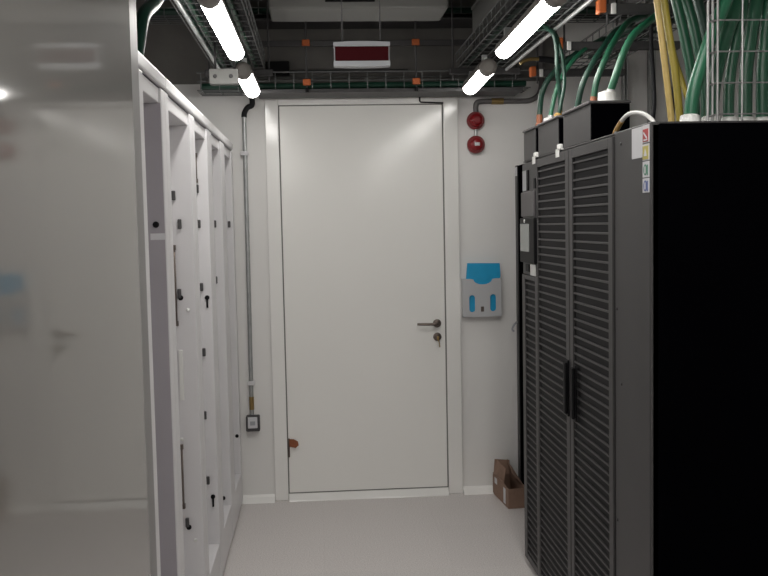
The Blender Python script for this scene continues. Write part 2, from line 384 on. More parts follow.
# boxes on top of the rack
GB = 'junction boxes on top of the rack'
for (y0, y1, x1, lab) in ((3.194, 3.548, 1.098, 'nearest of three dark grey boxes on the rack, below the white gland'),
                          (3.621, 3.953, 1.098, 'middle of three dark grey boxes on the rack'),
                          (4.003, 4.324, 1.098, 'farthest of three dark grey boxes on the rack, nearest the wall')):
    t = thing('junction_box', lab, 'box', (1.025, (y0 + y1) / 2, RZ), GB)
    B(0.957, x1, y0, min(y1, 4.230), RZ + .001, 2.004, .003).build('body', 'rack', t)
    B(0.959, x1 - .002, y0 - .003, y0, RZ + .004, 2.002).build('end_plate', 'rackdark', t)
    B(0.951, x1 + .004, y0 - .004, min(y1, 4.230) + .002, 2.004, 2.014, .003).build('lid', 'plate', t)
for (y, lab) in ((3.583, 'white clip hooked over the rack edge between the near and middle boxes'), (3.978, 'white clip on the rack edge between the middle and far boxes')):
    m = MB(); m.box(RX - .008, RX - .0065, y - .026, y + .026, 1.848, RZ + .002); m.box(RX - .008, RX + .010, y - .026, y + .026, RZ + .0005, RZ + .004); m.box(RX - .005, RX + .010, y - .020, y + .020, RZ + .004, RZ + .022, .004)
    tag(m.build('cable_clip', 'white', None, (RX, y, RZ)), lab, 'clip', 'white clips on the rack edge')

# narrow cabinet behind the rack
nc = thing('slim_cabinet', 'slim dark cabinet squeezed between the rack and end wall', 'cabinet', (1.45, 4.95, 0))
B(1.168, 1.80, 4.56, 5.365, 0, 1.925, .004).build('body', 'rackdark', nc)
B(1.160, 1.168, 5.315, 5.365, .02, 1.925, .002).build('front_edge', 'rack', nc)
B(1.158, 1.1605, 5.31, 5.35, 1.865, 1.915).build('white_sticker', 'paper', nc)
MB().tube([(1.160, 5.34, 1.02), (1.140, 5.34, 1.00), (1.128, 5.335, .975), (1.138, 5.33, .962)], .006, 8).build('hook', 'holder', nc)

# ------------------------------------------------------------------ cables
def cable(name, pts, r, m, lab, group=None, gland=None, gm='white', gr=None, sleeve=None, gh=.03):
    base = Vector(pts[0])
    t = thing(name, lab, 'cable', base, group)
    MB().tube(pts, r, 12).build('sheath', m, t)
    if gland:
        gr = gr or r * 1.5
        MB().lathe([(gr * 1.15, 0), (gr * 1.15, gh * .3), (gr, gh * .45), (gr * .95, gh), (r * 1.05, gh * 1.15)], base, (0, 0, 1), 20).build('cable_gland', gm, t)
    if sleeve:
        sm, k = sleeve
        p1 = Vector(pts[0]); p2 = Vector(pts[1]); q = p1 + (p2 - p1) * k
        MB().tube([p1, q], r * 1.12, 12, True, False).build('sleeve', sm, t)
    return t
GC = 'thick green cables rising from the rack'
T0 = RZ + .001  # cable points below back-projected from image pixels at chosen depths
cable('power_cable', [(1.127, 2.745, T0), (1.132, 2.745, 1.938), (1.143, 2.745, 1.995), (1.168, 2.745, 2.075), (1.205, 2.745, 2.175), (1.250, 2.745, 2.286), (1.292, 2.773, 2.446), (1.307, 2.820, 2.681), (1.307, 2.820, 3.045)], .0205, 'greenlt', 'frontmost thick green cable leaning right beside the yellow cables', GC, True, gr=.030)
cable('power_cable', [(1.213, 2.792, T0), (1.216, 2.792, 1.948), (1.227, 2.792, 2.032), (1.258, 2.801, 2.136), (1.293, 2.801, 2.239), (1.335, 2.820, 2.371), (1.363, 2.867, 2.540), (1.372, 2.876, 3.045)], .0205, 'green', 'second thick green cable, leaning right just left of the wire ladder', GC, True, gr=.030)
cable('power_cable', [(1.233, 2.961, T0), (1.231, 2.961, 1.976), (1.213, 2.961, 2.109), (1.185, 2.961, 2.236), (1.156, 2.961, 2.352), (1.119, 2.961, 2.540), (1.100, 2.961, 3.045)], .0165, 'green', 'green cable leaning left, directly right of the yellow cables', GC, True, gr=.030)
cable('power_cable', [(1.292, 3.008, T0), (1.284, 3.008, 2.051), (1.261, 3.008, 2.166), (1.238, 3.008, 2.263), (1.203, 3.008, 2.371), (1.175, 3.008, 2.540), (1.166, 3.008, 3.045)], .0165, 'green', 'green cable leaning left behind the frontmost pair', GC, True, gr=.030)
cable('power_cable', [(1.349, 3.074, T0), (1.337, 3.074, 2.125), (1.311, 3.074, 2.240), (1.283, 3.074, 2.354), (1.260, 3.074, 2.540), (1.250, 3.074, 3.045)], .0165, 'greendk', 'dark green cable behind the wire ladder, leaning left', GC, True, gr=.030)
cable('power_cable', [(1.281, 2.820, T0), (1.282, 2.820, 1.995), (1.295, 2.820, 2.098), (1.320, 2.820, 2.220), (1.344, 2.839, 2.352), (1.429, 2.914, 2.587), (1.457, 2.933, 3.045)], .0165, 'green', 'thick green cable just right of the wire ladder', GC, True, gr=.030)
cable('power_cable', [(1.344, 2.839, T0), (1.344, 2.839, 2.038), (1.357, 2.839, 2.145), (1.377, 2.839, 2.266), (1.410, 2.858, 2.399), (1.504, 2.914, 2.634), (1.523, 2.914, 3.045)], .0205, 'green', 'thick green cable second from the right edge of the photo', GC, True, gr=.030)
cable('power_cable', [(1.405, 2.848, T0), (1.403, 2.848, 2.023), (1.412, 2.848, 2.175), (1.429, 2.848, 2.326), (1.466, 2.867, 2.493), (1.579, 2.914, 3.045)], .0205, 'green', 'thick green cable at the right edge of the photo', GC, True, gr=.030)
GY = 'yellow earth cables rising from the rack'
cable('earth_cable', [(1.125, 2.876, T0), (1.105, 2.876, 2.048), (1.087, 2.876, 2.187), (1.070, 2.876, 2.314), (1.034, 2.876, 2.587), (1.015, 2.876, 3.045)], .0105, 'tan', 'pale tan-yellow cable leaning left, leftmost on the rack', GY)
cable('earth_cable', [(1.164, 2.905, T0), (1.148, 2.905, 2.036), (1.128, 2.905, 2.161), (1.103, 2.905, 2.315), (1.072, 2.905, 2.540), (1.053, 2.905, 3.045)], .012, 'olive', 'olive-yellow cable right of the pale yellow one', GY)
cable('earth_cable', [(1.186, 2.867, T0), (1.184, 2.872, 1.929), (1.175, 2.914, 2.023), (1.151, 2.942, 2.145), (1.126, 2.942, 2.305), (1.100, 2.942, 2.540), (1.081, 2.942, 3.045)], .008, 'olive', 'thin yellow cable between the bases of two green cables', GY)
# right overhead small tray destination z ~2.47, X 1.40-1.60
GJ = 'green cables leaving the boxes on the rack'
TZ = 2.011
cable('box_cable', [(1.020, 4.192, TZ), (1.025, 4.202, 2.089), (1.042, 4.230, 2.178), (1.073, 4.230, 2.244), (1.128, 4.230, 2.300), (1.222, 4.230, 2.371), (1.363, 4.324, 2.423), (1.410, 4.700, 2.423)], .013, 'greendk', 'dark green cable with brown sleeve on the farthest box', GJ, True, 'brown', .018, ('brown', .9))
cable('box_cable', [(1.034, 4.070, TZ), (1.045, 4.080, 2.070), (1.073, 4.089, 2.178), (1.102, 4.089, 2.243), (1.158, 4.089, 2.314), (1.241, 4.136, 2.380), (1.372, 4.324, 2.446), (1.438, 4.700, 2.446)], .010, 'greenlt', 'slim green cable with white gland on the farthest box', GJ, True, 'white', .024, ('paper', .9), gh=.04)
cable('box_cable', [(1.032, 3.901, TZ), (1.038, 3.892, 2.070), (1.030, 3.873, 2.145), (1.015, 3.854, 2.227), (1.013, 3.854, 2.314), (0.996, 3.854, 2.380), (0.931, 3.854, 2.418), (0.893, 4.042, 2.423)], .009, 'greendk', 'green cable with ochre sleeve leaning left from the middle box', GJ, True, 'ochre', .016, ('ochre', .9))
cable('box_cable', [(1.006, 3.816, TZ), (1.017, 3.816, 2.070), (1.039, 3.835, 2.155), (1.043, 3.854, 2.230), (1.029, 3.854, 2.314), (1.006, 3.901, 2.399), (0.940, 4.042, 2.425)], .008, 'greendk', 'thin dark green cable crossing behind on the middle box', GJ, True, 'ochre', .015)
cable('box_cable', [(1.048, 3.685, TZ), (1.051, 3.675, 2.061), (1.067, 3.666, 2.137), (1.098, 3.666, 2.202), (1.151, 3.685, 2.277), (1.241, 3.760, 2.371), (1.372, 3.948, 2.418), (1.382, 4.606, 2.423)], .012, 'greendk', 'dark green cable with white sleeve on the middle box', GJ, True, 'white', .022, ('paper', .8))
cable('box_cable', [(1.051, 3.478, TZ), (1.057, 3.478, 2.070), (1.070, 3.478, 2.131), (1.097, 3.478, 2.197), (1.137, 3.497, 2.267), (1.222, 3.572, 2.361), (1.354, 3.760, 2.418), (1.372, 4.512, 2.446)], .012, 'green', 'green cable with brown sleeve on the nearest box', GJ, True, 'brown', .016, ('brown', .9))
cable('box_cable', [(1.055, 3.309, TZ), (1.062, 3.299, 2.056), (1.080, 3.290, 2.116), (1.109, 3.290, 2.196), (1.146, 3.290, 2.258), (1.208, 3.309, 2.307), (1.288, 3.384, 2.361), (1.372, 3.525, 2.408), (1.410, 3.948, 2.423)], .0135, 'greenlt', 'bright green cable with big white gland on the nearest box', GJ, True, 'white', .034, ('paper', 1.25), gh=.045)
# white arched hose on the near rack edge
ah = thing('flexible_hose', 'white arched hose on the near top edge of the rack', 'hose', (1.03, 3.0, RZ))
MB().tube([(0.966, 2.952, RZ + .001), (0.966, 2.905, 1.905), (0.972, 2.839, 1.925), (0.989, 2.773, 1.920), (1.002, 2.726, 1.896), (1.006, 2.712, RZ + .001)], .0068, 12).build('hose', 'white', ah)
MB().tube([(0.966, 2.956, RZ + .002), (0.966, 2.928, 1.893), (0.967, 2.890, 1.910)], .0080, 12).build('yellow_sleeve', 'ochre', ah)

cable('lead', [(1.30, 3.55, T0), (1.31, 3.56, 1.96), (1.335, 3.60, 2.05), (1.35, 3.65, 2.15), (1.36, 3.7, 2.30), (1.36, 3.7, 2.40)], .008, 'rubber', 'thin black lead rising behind the white hose, left one', 'black leads on the rack')
cable('lead', [(1.36, 3.50, T0), (1.375, 3.52, 1.97), (1.41, 3.60, 2.06), (1.43, 3.65, 2.18), (1.435, 3.7, 2.40)], .008, 'rubber', 'thin black lead rising behind the white hose, right one', 'black leads on the rack')
# left dark cables into the left tray
GL = 'dark cables rising from the first open cabinet'
cable('power_cable', [(-.485, 2.66, 2.077), (-.484, 2.69, 2.12), (-.480, 2.76, 2.21), (-.474, 2.90, 2.275), (-.470, 3.2, 2.40), (-.46, 3.6, 2.456), (-.45, 4.2, 2.456)], .020, 'greendk', 'dark green cable rising from the open cabinet, nearest the aisle', GL)
cable('power_cable', [(-.540, 2.65, 2.077), (-.537, 2.67, 2.14), (-.515, 2.74, 2.26), (-.49, 2.95, 2.36), (-.455, 3.3, 2.47), (-.42, 3.8, 2.50), (-.41, 4.4, 2.50)], .022, 'rubber', 'black cable rising from the open cabinet beside the dark green one', GL)
cable('power_cable', [(-.600, 2.64, 2.077), (-.594, 2.66, 2.16), (-.560, 2.74, 2.31), (-.51, 3.0, 2.43), (-.44, 3.35, 2.515), (-.38, 3.8, 2.50), (-.37, 4.4, 2.50)], .022, 'rubber', 'black cable rising behind the dark green cables on the left', GL)

# ------------------------------------------------------------------ tube lamps
GT = 'tubular lamps under the cable trays'
def tubelamp(x, y0, y1, z, lab, x2=None, em='lamp'):
    x2 = x if x2 is None else x2
    t = thing('tube_lamp', lab, 'lamp', ((x + x2) / 2, (y0 + y1) / 2, z), GT)
    r = .037 if em == 'lamp' else .041; n = 28
    def rad(y): return r
    # diffuser: lower part of the tube with a domed far end
    prof = [(y0, r)] + [(y1 - r + r * math.sin(a), r * math.cos(a)) for a in [PI / 2 * k / 6 for k in range(0, 6)]] + [(y1, .002)]
    a0, a1 = PI + math.radians(10), 2 * PI - math.radians(10)
    def shell(A0, A1, k, name, m):
        mb = MB(); rows = []
        for (y, q) in prof:
            f = (y - y0) / (y1 - y0); cx = x + (x2 - x) * f
            rows.append([mb.bm.verts.new((cx + q * k * math.cos(A0 + (A1 - A0) * i / n), y, z + q * k * math.sin(A0 + (A1 - A0) * i / n))) for i in range(n + 1)])
        for i in range(len(rows) - 1):
            for j in range(n):
                fc = mb.bm.faces.new([rows[i][j], rows[i][j + 1], rows[i + 1][j + 1], rows[i + 1][j]]); fc.smooth = True
        # flat chord closing the half tube
        for i in range(len(rows) - 1):
            mb.bm.faces.new([rows[i][0], rows[i + 1][0], rows[i + 1][n], rows[i][n]])
        mb.bm.faces.new(rows[0])
        return mb.build(name, m, t)
    shell(a0, a1, 1.0, 'diffuser', em)
    shell(-math.radians(10), PI + math.radians(10), 1.05, 'housing', 'lamp_body')
    MB().lathe([(.020, 0), (.032, .004), (.039, .014), (.039, .060), (.038, .065)], (x, y0 - .065, z), (0, 1, 0), 26).build('end_cap', 'lamp_body', t)
    for f in (.12, .88):
        yy = y0 + (y1 - y0) * f; xx = x + (x2 - x) * f
        B(xx - .012, xx + .012, yy - .015, yy + .015, z + .036, z + .075).build('hanger_clip', 'galv', t)
tubelamp(-.322, 3.06, 4.03, 2.337, 'lit tube lamp nearest the camera under the left tray', -.318)
for (ya, yb, w_) in ((.20, 1.18, 'beside'), (-1.30, -.32, 'behind'), (-2.5, -1.75, 'far behind')):  # unseen lamps added along both rows to raise the light near the camera
    tubelamp(-.316, ya, yb, 2.337, f'added out-of-frame tube lamp continuing the left row, {w_} the camera')
    tubelamp(.780, ya, yb, 2.337, f'added out-of-frame tube lamp continuing the right row, {w_} the camera')
tubelamp(.780, 1.62, 2.60, 2.337, 'added out-of-frame tube lamp under the right tray, overhead before the nearest visible one')  # unseen too, added for more light on the near floor
tubelamp(-.320, 4.44, 5.06, 2.325, 'short lit tube lamp at the far end of the left tray', -.318, 'lamp_low')
tubelamp(.800, 3.06, 4.03, 2.337, 'lit tube lamp nearest the camera under the right tray', .822)
tubelamp(.822, 4.40, 5.02, 2.325, 'short lit tube lamp at the far end of the right tray', .842, 'lamp_low')

# ------------------------------------------------------------------ wire trays
def wire_tray_y(x0, x1, y0, y1, z0, z1, lab, wr=.0028, step=.10):
    m = MB()
    n = max(3, int(round((x1 - x0) / .05)) + 1)
    for i in range(n):
        x = x0 + (x1 - x0) * i / (n - 1); m.tube([(x, y0, z0), (x, y1, z0)], wr, 6, True, False)
    for x in (x0, x1):
        for z in (z0 + (z1 - z0) * .5, z1): m.tube([(x, y0, z), (x, y1, z)], wr * (1.6 if z == z1 else 1), 6, True, False)
    y = y0 + .02
    while y < y1:
        m.tube([(x0, y, z1), (x0, y, z0), (x1, y, z0), (x1, y, z1)], wr, 5, True, False); y += step
    return tag(m.build('cable_tray', 'tray', None, ((x0 + x1) / 2, (y0 + y1) / 2, z0)), lab, 'cable tray')
def wire_tray_x(x0, x1, y0, y1, z0, z1, lab, wr=.0028, step=.10):
    m = MB()
    n = max(3, int(round((y1 - y0) / .05)) + 1)
    for i in range(n):
        y = y0 + (y1 - y0) * i / (n - 1); m.tube([(x0, y, z0), (x1, y, z0)], wr, 6, True, False)
    for y in (y0, y1):
        for z in (z0 + (z1 - z0) * .5, z1): m.tube([(x0, y, z), (x1, y, z)], wr * (1.6 if z == z1 else 1), 6, True, False)
    x = x0 + .02
    while x < x1:
        m.tube([(x, y0, z1), (x, y0, z0), (x, y1, z0), (x, y1, z1)], wr, 5, True, False); x += step
    return tag(m.build('cable_tray', 'tray', None, ((x0 + x1) / 2, (y0 + y1) / 2, z0)), lab, 'cable tray')
wire_tray_y(-.505, -.250, -2.5, 5.04, 2.425, 2.51, 'wire mesh cable tray above the left tube lamps')
wire_tray_y(.775, 1.055, -2.5, 5.04, 2.425, 2.51, 'wire mesh cable tray above the right tube lamps')
wire_tray_y(1.320, 1.53, 3.24, 5.08, 2.395, 2.475, 'wire mesh cable tray above the rack, taking the box cables')
wire_tray_x(-.62, 1.20, 5.125, 5.325, 2.340, 2.435, 'wire mesh cable tray crossing above the door')
wire_tray_x(-.9, 1.9, 5.125, 5.325, 2.735, 2.82, 'upper dark wire mesh tray crossing high on the end wall')
def lay(x0, x1, y0, y1, z, r, n, m, lab, grp, jit=.006):
    for i in range(n):
        x = x0 + (x1 - x0) * (i + .5) / n
        pts = []; k = 9
        for j in range(k):
            pts.append((x + random.uniform(-jit, jit), y0 + (y1 - y0) * j / (k - 1), z + random.uniform(0, .004)))
        tag(MB().tube(pts, r, 8, True, True, 4).build('tray_cable', m[i % len(m)], None, (x, (y0 + y1) / 2, z)), lab, 'cable', grp)
lay(-.495, -.26, -2.45, 5.0, 2.428 + .016, .0125, 9, ['greendk', 'green', 'rubber'], 'cable lying along the left wire tray', 'cables lying in the left wire tray')
lay(.785, 1.045, -2.45, 5.0, 2.428 + .016, .0125, 10, ['rubber', 'greendk', 'rubber'], 'cable lying along the right wire tray', 'cables lying in the right wire tray')
lay(1.435, 1.525, 3.3, 5.05, 2.398 + .014, .011, 2, ['rubber', 'greendk'], 'dark cable lying along the tray above the rack', 'cables lying in the tray above the rack')
def layx(x0, x1, y0, y1, z, r, n, m, lab, grp):
    for i in range(n):
        y = y0 + (y1 - y0) * (i + .5) / n
        pts = [(x0 + (x1 - x0) * j / 8, y + random.uniform(-.006, .006), z + random.uniform(0, .004)) for j in range(9)]
        tag(MB().tube(pts, r, 8, True, True, 4).build('tray_cable', m[i % len(m)], None, ((x0 + x1) / 2, y, z)), lab, 'cable', grp)
layx(-.6, 1.18, 5.135, 5.315, 2.343 + .020, .0165, 5, ['greendk', 'rubber', 'greendk'], 'green cable lying in the tray crossing above the door', 'cables lying in the tray above the door')
layx(-.88, 1.88, 5.135, 5.315, 2.738 + .024, .020, 4, ['greendk', 'rubber'], 'dark cable lying in the upper crossing tray', 'cables lying in the upper tray')

for (x_, z_, l_) in ((1.020, 2.402, 'grey conduit running under the right edge of the right lamp tray'), (-.470, 2.402, 'grey conduit running under the left edge of the left lamp tray')):
    tag(MB().tube([(x_, -2.45, z_), (x_, 4.90, z_)], .009, 10, True, False).build('conduit', 'galv', None, (x_, 1.2, z_)), l_, 'conduit')
# hangers
def hanger_x(lab, rods, y, zbars, ztip, x0, x1, caps, barh=.03, m='galvdark'):
    h = thing('trapeze_hanger', lab, 'hanger', ((x0 + x1) / 2, y, ZC - .001))
    for x in rods:
        MB().cyl((x, y, ztip), (x, y, ZC - .002), .005, 8).build('threaded_rod', 'galvdark', h)
        MB().cyl((x, y, ztip - .012), (x, y, ztip + .012), .009, 10).build('rod_end', 'blackplastic', h)
    for z in zbars:
        B(x0, x1, y + .008, y + .033, z - barh / 2, z + barh / 2, .003).build('cross_bar', m, h)
    B(x0 - .3, x1 + .3, y + .008, y + .30, 2.716, 2.7315).build('tray_support', m, h); B(x0, x1 + .25, y + .008, y + .23, 2.318, 2.3365).build('tray_support', m, h)
    for (x, z) in caps:
        B(x - .021, x + .021, y - .014, y + .006, z - .017, z + .017, .005).build('orange_cap', 'orange', h)
    return h
hanger_x('dark hanger with two rods and four orange caps in front of the crossing trays', (-.030, .562), 5.083, (2.581, 2.722), 2.330, -.30, .90,
         [(-.030, 2.581), (.562, 2.581), (-.030, 2.372), (.562, 2.372)])
def hanger_r(y, lab, xr):
    h = thing('trapeze_hanger', lab, 'hanger', (1.42, y, ZC - .001), 'trapeze hangers above the rack')
    for x in (xr, 1.60):
        MB().cyl((x, y, 2.32), (x, y, ZC - .002), .005, 8).build('threaded_rod', 'galvdark', h)
    B(xr - .03, 1.64, y - .018, y + .018, 2.356, 2.391, .003).build('cross_bar', 'galvdark', h)
    B(xr - .040, xr - .010, y - .026, y + .020, 2.356, 2.408, .006).build('orange_cap', 'orange', h)
    B(xr + .006, xr + .026, y - .026, y - .018, 2.352, 2.392, .003).build('white_clip', 'white', h)
hanger_r(3.41, 'hanger with orange cap above the nearest box on the rack', 1.088)
hanger_r(4.12, 'hanger with orange cap beside the black hose', 1.118)
hanger_r(4.86, 'hanger with orange cap farthest back near the end wall', 1.175)
def hanger_t(xa, xb, y, lab, m='galvdark'):
    h = thing('trapeze_hanger', lab, 'hanger', ((xa + xb) / 2, y, ZC - .001), 'trapeze hangers of the lamp trays')
    for x in (xa, xb): MB().cyl((x, y, 2.36), (x, y, ZC - .002), .005, 8).build('threaded_rod', 'galvdark', h)
    B(xa - .02, xb + .02, y - .018, y + .018, 2.388, 2.420, .003).build('cross_bar', m, h)
for (xa, xb, n) in ((-.535, -.225, 'left'), (.745, 1.085, 'right')):
    hanger_t(xa, xb, 2.2, f'hanger carrying the {n} lamp tray, nearer the camera')
    hanger_t(xa, xb, 4.96, f'hanger carrying the {n} lamp tray at the far end')
# pale channel bracket by the left lamps
br = thing('channel_bracket', 'pale grey channel bracket between the two left tube lamps', 'bracket', (-.38, 4.24, 2.30))
bm_ = MB(); bm_.box(-.455, -.328, 4.222, 4.228, 2.238, 2.304, .001); bm_.box(-.455, -.328, 4.228, 4.270, 2.238, 2.244, .001); bm_.box(-.455, -.328, 4.228, 4.270, 2.298, 2.304, .001)
bm_.build('channel', 'unit', br)
for x in (-.430, -.360): MB().lathe([(.009, 0), (.009, .003), (.006, .006)], (x, 4.222, 2.272), (0, -1, 0), 12).build('bolt', 'galvdark', br)
for x in (-.43, -.345): MB().cyl((x, 4.25, 2.304), (x, 4.25, 2.424), .005, 8).build('threaded_rod', 'galvdark', br)
# long dark conduit + black box above the door
cd = MB().tube([(-.125, 5.36, 2.474), (.545, 5.36, 2.474)], .010, 10, True, False).build('conduit', 'galvdark', None, (.2, 5.36, 2.474))
tag(cd, 'thin dark conduit running from the black box above the door', 'conduit')
bb = thing('small_black_box', 'small black box high on the wall above the door', 'box', (-.19, 5.36, 2.44))
B(-.262, -.128, 5.335, D - .001, 2.452, 2.530, .005).build('body', 'blackplastic', bb); B(-.256, -.134, 5.330, 5.335, 2.457, 2.525, .002).build('lid', 'blackplastic', bb)

# white unit under the ceiling and white trunking
u = thing('ceiling_unit', 'off-white box unit hanging under the ceiling above the sign', 'ceiling unit', (.22, 4.42, 2.98))
B(-.190, .630, 4.30, 4.58, 2.583, 2.86, .010).build('casing', 'unit', u)
B(.066, .293, 4.294, 4.302, 2.612, 2.66, .003).build('outlet_slot', 'blackplastic', u)
for x in (-.12, .56): MB().cyl((x, 4.44, 2.86), (x, 4.44, ZC - .002), .006, 8).build('threaded_rod', 'galvdark', u)
tk = thing('trunking', 'white flat trunking above the right wire tray', 'trunking', (.96, 4.2, 2.6))
B(.850, 1.10, 3.2, 4.95, 2.600, 2.72, .006).build('channel', 'unit', tk); B(.845, 1.105, 3.2, 4.955, 2.72, 2.735, .003).build('lid', 'unit', tk)
for y in (3.5, 4.7): MB().cyl((.975, y, 2.735), (.975, y, ZC - .002), .005, 8).build('threaded_rod', 'galvdark', tk)

# exit sign (unlit, dark red)
ex = thing('exit_sign', 'unlit dark red sign in a white housing above the aisle', 'sign', (.21, 3.97, 2.37))
hs = MB()
def arc_bar(zc, zs, sgn):
    n = 14; pr = []
    for i in range(n + 1):
        f = i / n; x = .092 + (.329 - .092) * f
        pr.append((x, zc + sgn * zs * math.sin(PI * f) * .22))
    fl = [(x, 3.955, z) for x, z in pr] + [(.329, 3.955, zc - sgn * zs), (.092, 3.955, zc - sgn * zs)]
    hs.quadbox(fl, (0, .05, 0))
arc_bar(2.366, .017, 1); arc_bar(2.268, .020, -1)
hs.box(.094, .327, 3.967, 4.003, 2.27, 2.365)
hs.build('housing', 'holder', ex)
B(.098, .323, 3.961, 3.967, 2.287, 2.350, .001).build('sign_panel', 'exitred', ex)
for x in (.13, .29): MB().cyl((x, 3.98, 2.36), (x, 3.98, ZC - .002), .003, 8).build('suspension_rod', 'galvdark', ex)

# hose + conduit
hb = thing('flexible_hose', 'black bent hose with brass tail behind the right tube lamp', 'hose', (1.2, 4.55, 2.39))
MB().tube([(1.100, 4.52, 2.388), (1.150, 4.52, 2.384), (1.195, 4.52, 2.378), (1.245, 4.52, 2.388), (1.312, 4.52, 2.414)], .0155, 12).build('hose', 'rubber', hb)
MB().tube([(1.100, 4.52, 2.388), (1.060, 4.52, 2.388), (1.030, 4.52, 2.380), (1.008, 4.52, 2.366)], .009, 10).build('brass_tail', 'brass', hb)
MB().tube([(1.312, 4.52, 2.414), (1.38, 4.52, 2.424), (1.42, 4.54, 2.427)], .012, 10).build('grey_tail', 'galv', hb)

# ------------------------------------------------------------------ things on the end wall
W = D
# red round sounders
def sounder(x, z, lab, badge):
    t = thing('alarm_sounder', lab, 'alarm sounder', (x, W, z), 'red alarm sounders right of the door')
    MB().lathe([(.050, 0), (.052, .006), (.052, .022), (.049, .030), (.046, .034)], (x, W, z), (0, -1, 0), 32).build('base_ring', 'red', t)
    MB().lathe([(.042, .030), (.040, .044), (.030, .054), (.016, .058), (.002, .059)], (x, W, z), (0, -1, 0), 32).build('dome', 'red' if badge else 'redcore', t)
    if badge: B(x - .015, x + .015, W - .063, W - .057, z - .010, z + .010, .004).build('white_badge', 'paper', t)
    else: MB().lathe([(.024, .050), (.024, .060), (.018, .064)], (x, W, z), (0, -1, 0), 24).build('centre_cap', 'red', t)
sounder(.937, 2.190, 'upper red round alarm sounder beside the door frame', False)
sounder(.937, 2.052, 'lower red round alarm sounder with a white badge', True)
MB_ = MB().tube([(.937, D - .016, 2.100), (.937, D - .016, 2.142)], .010, 10, True, False).build('conduit', 'galv', None, (.937, D - .016, 2.12))
tag(MB_, 'short grey conduit joining the two red sounders', 'conduit')
cw = thing('conduit', 'bent grey conduit running right from the upper red sounder', 'conduit', (1.1, D - .02, 2.30))
MB().tube([(.939, D - .016, 2.238), (.939, D - .016, 2.275), (.950, D - .016, 2.295), (.985, D - .016, 2.300), (1.06, D - .016, 2.300), (1.20, D - .016, 2.300), (1.255, D - .016, 2.303), (1.300, D - .016, 2.325), (1.322, D - .016, 2.37), (1.328, D - .016, 2.45), (1.328, D - .016, 2.62), (1.328, D - .016, 3.04)], .0155, 12).build('pipe', 'conduit', cw)
MB().cyl((1.03, D - .016, 2.300), (1.10, D - .016, 2.300), .018, 14).build('brass_coupling', 'brass', cw)
# left conduit with black elbow and socket
lc = thing('conduit', 'vertical grey conduit left of the door with a black elbow', 'conduit', (-.40, D - .016, .52))
MB().tube([(-.392, D - .018, 2.235), (-.394, D - .018, 1.5), (-.398, D - .018, .515)], .012, 12, True, False).build('pipe', 'galv', lc)
MB().tube([(-.392, D - .018, 2.225), (-.388, D - .018, 2.252), (-.370, D - .018, 2.280), (-.347, D - .020, 2.290), (-.343, D - .022, 2.318), (-.350, D - .03, 2.36)], .0155, 12).build('elbow', 'rubber', lc)
for z in (2.02, .70): B(-.418, -.374, D - .034, D - .001, z - .012, z + .012, .004).build('pipe_clamp', 'cab', lc)
MB().cyl((-.398, D - .018, .545), (-.398, D - .018, .62), .014, 12).build('brass_coupling', 'brass', lc)
sk = thing('wall_socket', 'small dark grey wall socket box with pale faceplate', 'socket', (-.39, W, .46))
B(-.432, -.353, D - .045, W, .420, .512, .006).build('back_box', 'galvdark', sk)
B(-.421, -.366, D - .050, D - .044, .440, .505, .003).build('faceplate', 'paper', sk)
B(-.408, -.378, D - .053, D - .049, .458, .482, .002).build('switch', 'holder', sk)

# document holder with cut-outs
def cut_plate(name, outline, holes, y, th, m, parent):
    cu = bpy.data.curves.new(name, 'CURVE'); cu.dimensions = '2D'; cu.fill_mode = 'BOTH'; cu.extrude = th / 2
    for pl_ in [outline] + holes:
        sp_ = cu.splines.new('POLY'); sp_.points.add(len(pl_) - 1); sp_.use_cyclic_u = True
        for p, (a, b) in zip(sp_.points, pl_): p.co = (a, b, 0, 1)
    tmp = bpy.data.objects.new(name, cu); COL.objects.link(tmp)
    dg = bpy.context.evaluated_depsgraph_get()
    me = bpy.data.meshes.new_from_object(tmp.evaluated_get(dg)); bpy.data.objects.remove(tmp)
    off = world_loc(parent)
    for v in me.vertices:
        x, z, d = v.co; v.co = Vector((x, y + d, z)) - off
    me.materials.clear(); me.materials.append(M[m]); me.name = name
    o = bpy.data.objects.new(name, me); COL.objects.link(o); o.parent = parent
    return o
hx0, hx1, hz0, hz1 = .842, 1.070, 1.052, 1.275
dh = thing('document_holder', 'grey plastic wall document holder right of the door', 'document holder', ((hx0 + hx1) / 2, W, hz0))
cxm = (hx0 + hx1) / 2 + .005
outl = [(hx0, hz0), (hx1, hz0), (hx1, hz1), (cxm + .075, hz1)] + [(cxm + .055 * math.cos(a), hz1 - .004 - .030 * math.sin(a)) for a in [PI * k / 12 for k in range(13)]] + [(cxm - .075, hz1), (hx0, hz1)]
def slot(cx, cz, w, h):
    r = w / 2; out = []
    for k in range(9): a = PI * k / 8; out.append((cx + r * math.cos(a), cz + h / 2 - r + r * math.sin(a)))
    for k in range(9): a = PI + PI * k / 8; out.append((cx + r * math.cos(a), cz - h / 2 + r + r * math.sin(a)))
    return out
cut_plate('front_plate', outl, [slot(.897, 1.130, .034, .100), slot(1.020, 1.133, .034, .100)], D - .046, .004, 'holder2', dh)
m = MB(); m.box(hx0, hx0 + .004, D - .044, W, hz0, hz1); m.box(hx1 - .004, hx1, D - .044, W, hz0, hz1); m.box(hx0, hx1, D - .044, W, hz0, hz0 + .004); m.box(hx0 + .004, hx1 - .004, D - .006, W, hz0 + .004, hz1)
m.build('back_tray', 'holder2', dh)
B(.948, .966, D - .0495, D - .0478, 1.082, 1.112, .002).build('badge', 'darksteel', dh)
fo = thing('folder', 'blue folder standing in the grey wall holder', 'folder', (.965, D - .025, hz0 + .005))
